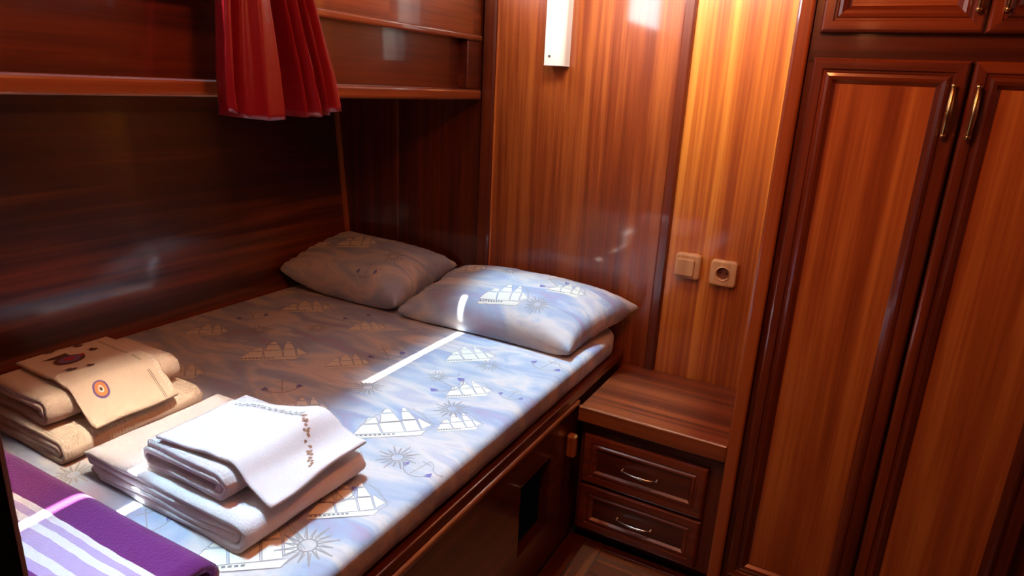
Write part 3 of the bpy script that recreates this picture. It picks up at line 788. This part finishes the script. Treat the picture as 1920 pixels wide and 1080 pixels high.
# wardrobe
wd = thing('wardrobe', (0.27, 1.86, 0), 'tall built-in mahogany wardrobe with brass bow handles beside the nightstand', 'wardrobe')
bm = bmesh.new()
add_box(bm, -0.180, 0.758, 1.688, 2.080, 0.0, 1.998)
link('carcass', bm, FZ, wd)
bm = bmesh.new(); add_box(bm, -0.216, -0.181, 1.668, 2.080, 0.0, 1.998, 0.007, 3); link('side_stile', bm, wood('mahogany_lit_stile', (0.24, 0.042, 0.008), (0.36, 0.072, 0.012), (0.46, 0.11, 0.018), 'z', 30), wd)  # stile wood made brighter to paint in the highlight along its edge
box('cross_rail', -0.178, 0.755, 1.682, 1.6875, 1.455, 1.52, FX, wd)
for (a, b) in ((-0.166, 0.1275), (0.1335, 0.427), (0.45, 0.742)):
    d = door(wd, a, b, 0.10, 1.461, 1.682)
    if a < 0: bow_handle(d, (0.1045, 0, 1.412), (0.1045, 0, 1.314), 0.012, 0.0062, 0.0036, BRASS, 1.662)
    elif a < 0.2: bow_handle(d, (0.1475, 0, 1.412), (0.1475, 0, 1.314), 0.012, 0.0062, 0.0036, BRASS, 1.662)
    d = door(wd, a + 0.003, b + 0.006, 1.5125, 1.985, 1.682, 'locker_door', pm=WX)
    if a < 0: bow_handle(d, (0.116, 0, 1.555), (0.116, 0, 1.652), 0.012, 0.0055, 0.0036, BRASS, 1.662)
    elif a < 0.2: bow_handle(d, (0.162, 0, 1.555), (0.162, 0, 1.652), 0.012, 0.0055, 0.0036, BRASS, 1.662)

# nightstand with two drawers
ns = thing('nightstand', (-0.43, 1.88, 0), 'built-in mahogany nightstand with two drawers between bunk and wardrobe', 'nightstand')
bm = bmesh.new(); add_box(bm, -0.646, -0.2165, 1.722, 2.080, 0.03, 0.424); link('carcass', bm, FZ, ns)
box('toe_kick', -0.646, -0.2165, 1.745, 1.765, 0.0, 0.03, FX, ns)
box('apron', -0.640, -0.2165, 1.7165, 1.722, 0.385, 0.424, FX, ns)
box('shelf', -0.648, -0.2165, 1.694, 2.080, 0.425, 0.468, SHX, ns, 0.002, 1)
box('shelf_lip', -0.650, -0.2165, 1.678, 1.6938, 0.424, 0.4725, wood('mahogany_lip', (0.16, 0.03, 0.007), (0.26, 0.06, 0.012), (0.36, 0.09, 0.02), 'x', 40), ns, 0.005, 3)
DP = [(0.0, 0.0), (0.0, 0.014), (0.003, 0.019), (0.007, 0.0205), (0.024, 0.0205), (0.026, 0.016), (0.030, 0.016), (0.034, 0.0195), (0.040, 0.019), (0.046, 0.012)]
for z0, z1 in ((0.212, 0.376), (0.046, 0.203)):
    d = door(ns, -0.632, -0.2585, z0, z1, 1.7205, 'drawer', DP, FX, WFX, WFX)
    zc = (z0 + z1) / 2 - 0.002
    bow_handle(d, (-0.502, 0, zc), (-0.397, 0, zc), 0.012, 0.0036, 0.0028, NICKEL, 1.7085)
    
# ------------------------------------------------------------------ wall lamp, switch, socket
lp = thing('wall_lamp', (-0.968, BW, 1.44), 'white plastic tube lamp screwed upright to the bulkhead', 'lamp')
pl = [(-1.004, BW - 0.002), (-1.004, BW - 0.058)] + [(-0.958 + 0.021 * math.cos(math.radians(t_)), BW - 0.037 - 0.021 * math.sin(math.radians(t_))) for t_ in range(90, -1, -15)] + [(-0.937, BW - 0.002)]
pl = pl[:1] + [(-1.004, BW - 0.055), (-1.001, BW - 0.058)] + pl[2:]
bm = bmesh.new()
r0 = [bm.verts.new((x, y, 1.4445)) for x, y in pl]; r1 = [bm.verts.new((x, y, 1.90)) for x, y in pl]
for k in range(len(pl)): bm.faces.new((r0[k], r0[(k + 1) % len(pl)], r1[(k + 1) % len(pl)], r1[k]))
bm.faces.new(r0); bm.faces.new(r1)
bmesh.ops.recalc_face_normals(bm, faces=bm.faces)
link('diffuser', bm, WHITEP, lp)
bm = bmesh.new()
cx_, cy_ = -0.970, BW - 0.03
def capv(z, s): return [bm.verts.new((cx_ + (x - cx_) * s, cy_ + (y - cy_) * s if y < BW - 0.003 else y, z)) for x, y in pl]
a_, b_ = capv(1.4375, 1.0), capv(1.4443, 1.0)
for k in range(len(pl)): bm.faces.new((a_[k], a_[(k + 1) % len(pl)], b_[(k + 1) % len(pl)], b_[k]))
bm.faces.new(a_); bm.faces.new(b_); bmesh.ops.recalc_face_normals(bm, faces=bm.faces)
link('end_cap', bm, WHITEP, lp)
bm = bmesh.new(); add_tube(bm, [(-0.984, BW - 0.058, 1.466), (-0.984, BW - 0.0605, 1.466)], 0.0036, 10); link('screw', bm, STEEL, lp)

def rounded_plate(bm, xc, zc, w, h, y_b, y_f, r, inset=0.004):
    def ring(w_, h_, r_, y):
        out = []
        for sx, sz, a0 in ((1, 1, 0), (-1, 1, 90), (-1, -1, 180), (1, -1, 270)):
            for k in range(5):
                a = math.radians(a0 + 22.5 * k)
                out.append(bm.verts.new((xc + sx * (w_ / 2 - r_) + r_ * math.cos(a), y, zc + sz * (h_ / 2 - r_) + r_ * math.sin(a))))
        return out
    rs = [ring(w, h, r, y_b), ring(w, h, r, y_f + inset * 0.8), ring(w - inset * 0.6, h - inset * 0.6, r, y_f + inset * 0.25), ring(w - inset * 2, h - inset * 2, r * 0.8, y_f)]
    n = len(rs[0])
    for a, b in zip(rs, rs[1:]):
        for k in range(n): bm.faces.new((a[k], a[(k + 1) % n], b[(k + 1) % n], b[k]))
    return rs
sw = thing('light_switch', (-0.472, BW, 0.849), 'square pale wood-grain rocker switch on the bulkhead panel', 'switch')
bm = bmesh.new(); rs = rounded_plate(bm, -0.472, 0.849, 0.080, 0.080, BW - 0.001, BW - 0.024, 0.010, 0.006); bm.faces.new(rs[-1]); bmesh.ops.recalc_face_normals(bm, faces=bm.faces); link('plate', bm, PALE, sw)
bm = bmesh.new(); rs = rounded_plate(bm, -0.477, 0.846, 0.056, 0.056, BW - 0.0235, BW - 0.031, 0.006, 0.004); bm.faces.new(rs[-1]); bmesh.ops.recalc_face_normals(bm, faces=bm.faces); link('rocker', bm, PALE, sw)
so = thing('power_socket', (-0.361, BW, 0.844), 'square pale wood-grain power socket with a round dark well', 'socket')
bm = bmesh.new(); rs = rounded_plate(bm, -0.361, 0.844, 0.080, 0.080, BW - 0.001, BW - 0.024, 0.010, 0.006)
# face with round well
n = len(rs[-1]); angs = sorted(range(n), key=lambda k: math.atan2(rs[-1][k].co.z - 0.844, rs[-1][k].co.x + 0.361))
outer = [rs[-1][k] for k in angs]
k0 = min(range(n), key=lambda k: abs(math.atan2(outer[k].co.z - 0.844, outer[k].co.x + 0.361)))
a_first = math.atan2(outer[0].co.z - 0.844, outer[0].co.x + 0.361)
def ringc(r, y): return [bm.verts.new((-0.361 + r * math.cos(a_first + 2 * math.pi * k / n), y, 0.844 + r * math.sin(a_first + 2 * math.pi * k / n))) for k in range(n)]
rr = [outer, ringc(0.0235, BW - 0.024), ringc(0.0215, BW - 0.0265), ringc(0.0195, BW - 0.024), ringc(0.0190, BW - 0.010)]
for a, b in zip(rr, rr[1:]):
    for k in range(n): bm.faces.new((a[k], a[(k + 1) % n], b[(k + 1) % n], b[k]))
bmesh.ops.recalc_face_normals(bm, faces=bm.faces); link('plate', bm, PALE, so)
bm = bmesh.new(); add_tube(bm, [(-0.361, BW - 0.0095, 0.844), (-0.361, BW - 0.0105, 0.844)], 0.0188, 24); link('well', bm, plain('well_brown', (0.20, 0.06, 0.025), 0.4), so)
for dx in (-0.0095, 0.0095):
    bm = bmesh.new(); add_tube(bm, [(-0.361 + dx, BW - 0.0106, 0.844), (-0.361 + dx, BW - 0.0116, 0.844)], 0.0032, 10); link('pin_hole', bm, VOID, so)

# ------------------------------------------------------------------ curtain
cr_ = tag(link('curtain_rod', (lambda b: (add_tube(b, [(-1.222, 0.70, 1.955), (-1.222, 1.50, 1.955)], 0.006, 10), add_box(b, XU, -1.218, 0.715, 0.725, 1.950, 1.960), add_box(b, XU, -1.218, 1.475, 1.485, 1.950, 1.960), b)[-1])(bmesh.new()), BRASS), 'thin brass curtain rod on the coaming wall', 'curtain rod')
bm = bmesh.new(); ns_, nt_ = 110, 50; gr = []
def lerp_tab(tab, z):
    for (z0, v0), (z1, v1) in zip(tab, tab[1:]):
        if z <= z1:
            q = max(0, (z - z0) / (z1 - z0)); return v0 + (v1 - v0) * q
    return tab[-1][1]
PL = [(-0.1, 0.2), (0.0, 0.3), (0.05, 0.6), (0.115, -1.1), (0.19, 0.35), (0.30, 0.9), (0.40, 0.75), (0.47, 0.2), (0.54, -1.3), (0.61, -1.3), (0.68, 0.45), (0.725, -0.25), (0.77, 0.8), (0.825, -0.45), (0.875, 0.7), (0.93, -0.1), (0.98, 0.6), (1.1, 0.2)]
def pleat(s):
    for (a, va), (b, vb) in zip(PL, PL[1:]):
        if s <= b:
            q = (s - a) / (b - a); q = q * q * (3 - 2 * q); return va + (vb - va) * q
    return 0.2
LTAB = [(1.26, 0.938), (1.36, 0.940), (1.53, 0.955), (1.95, 0.975)]
RTAB = [(1.26, 1.264), (1.30, 1.258), (1.38, 1.240), (1.46, 1.212), (1.53, 1.188), (1.70, 1.17), (1.95, 1.17)]
for i in range(ns_ + 1):
    s = i / ns_; col = []
    for j in range(nt_ + 1):
        tt = j / nt_
        zb = 1.292 - 0.020 * math.sin(math.pi * min(1, s * 1.05)) - 0.004 * math.sin(9 * s)
        z = zb + (1.948 - zb) * tt
        y0, y1 = lerp_tab(LTAB, z), lerp_tab(RTAB, z)
        low = 1 - tt
        y = y0 + (y1 - y0) * (s + 0.018 * math.sin(2 * math.pi * 5 * s + 1.0) * low)
        # broad left lobe, deep central fold, finer pleats to the right
        q = s + 0.018 * math.sin(5 * tt + 8 * s)
        w = pleat(q)
        x = -1.196 + 0.036 * w * (0.70 + 0.40 * low) + 0.010 * low
        x = max(-1.248, x) 
        col.append(bm.verts.new((x, y, z)))
    gr.append(col)
for i in range(ns_):
    for j in range(nt_): bm.faces.new((gr[i][j], gr[i + 1][j], gr[i + 1][j + 1], gr[i][j + 1]))
ct = tag(link('curtain', bm, RED, None, True), 'gathered red satin curtain hanging over the coaming rail', 'curtain')
md = ct.modifiers.new('thickness', 'SOLIDIFY'); md.thickness = 0.0018; md.offset = 0
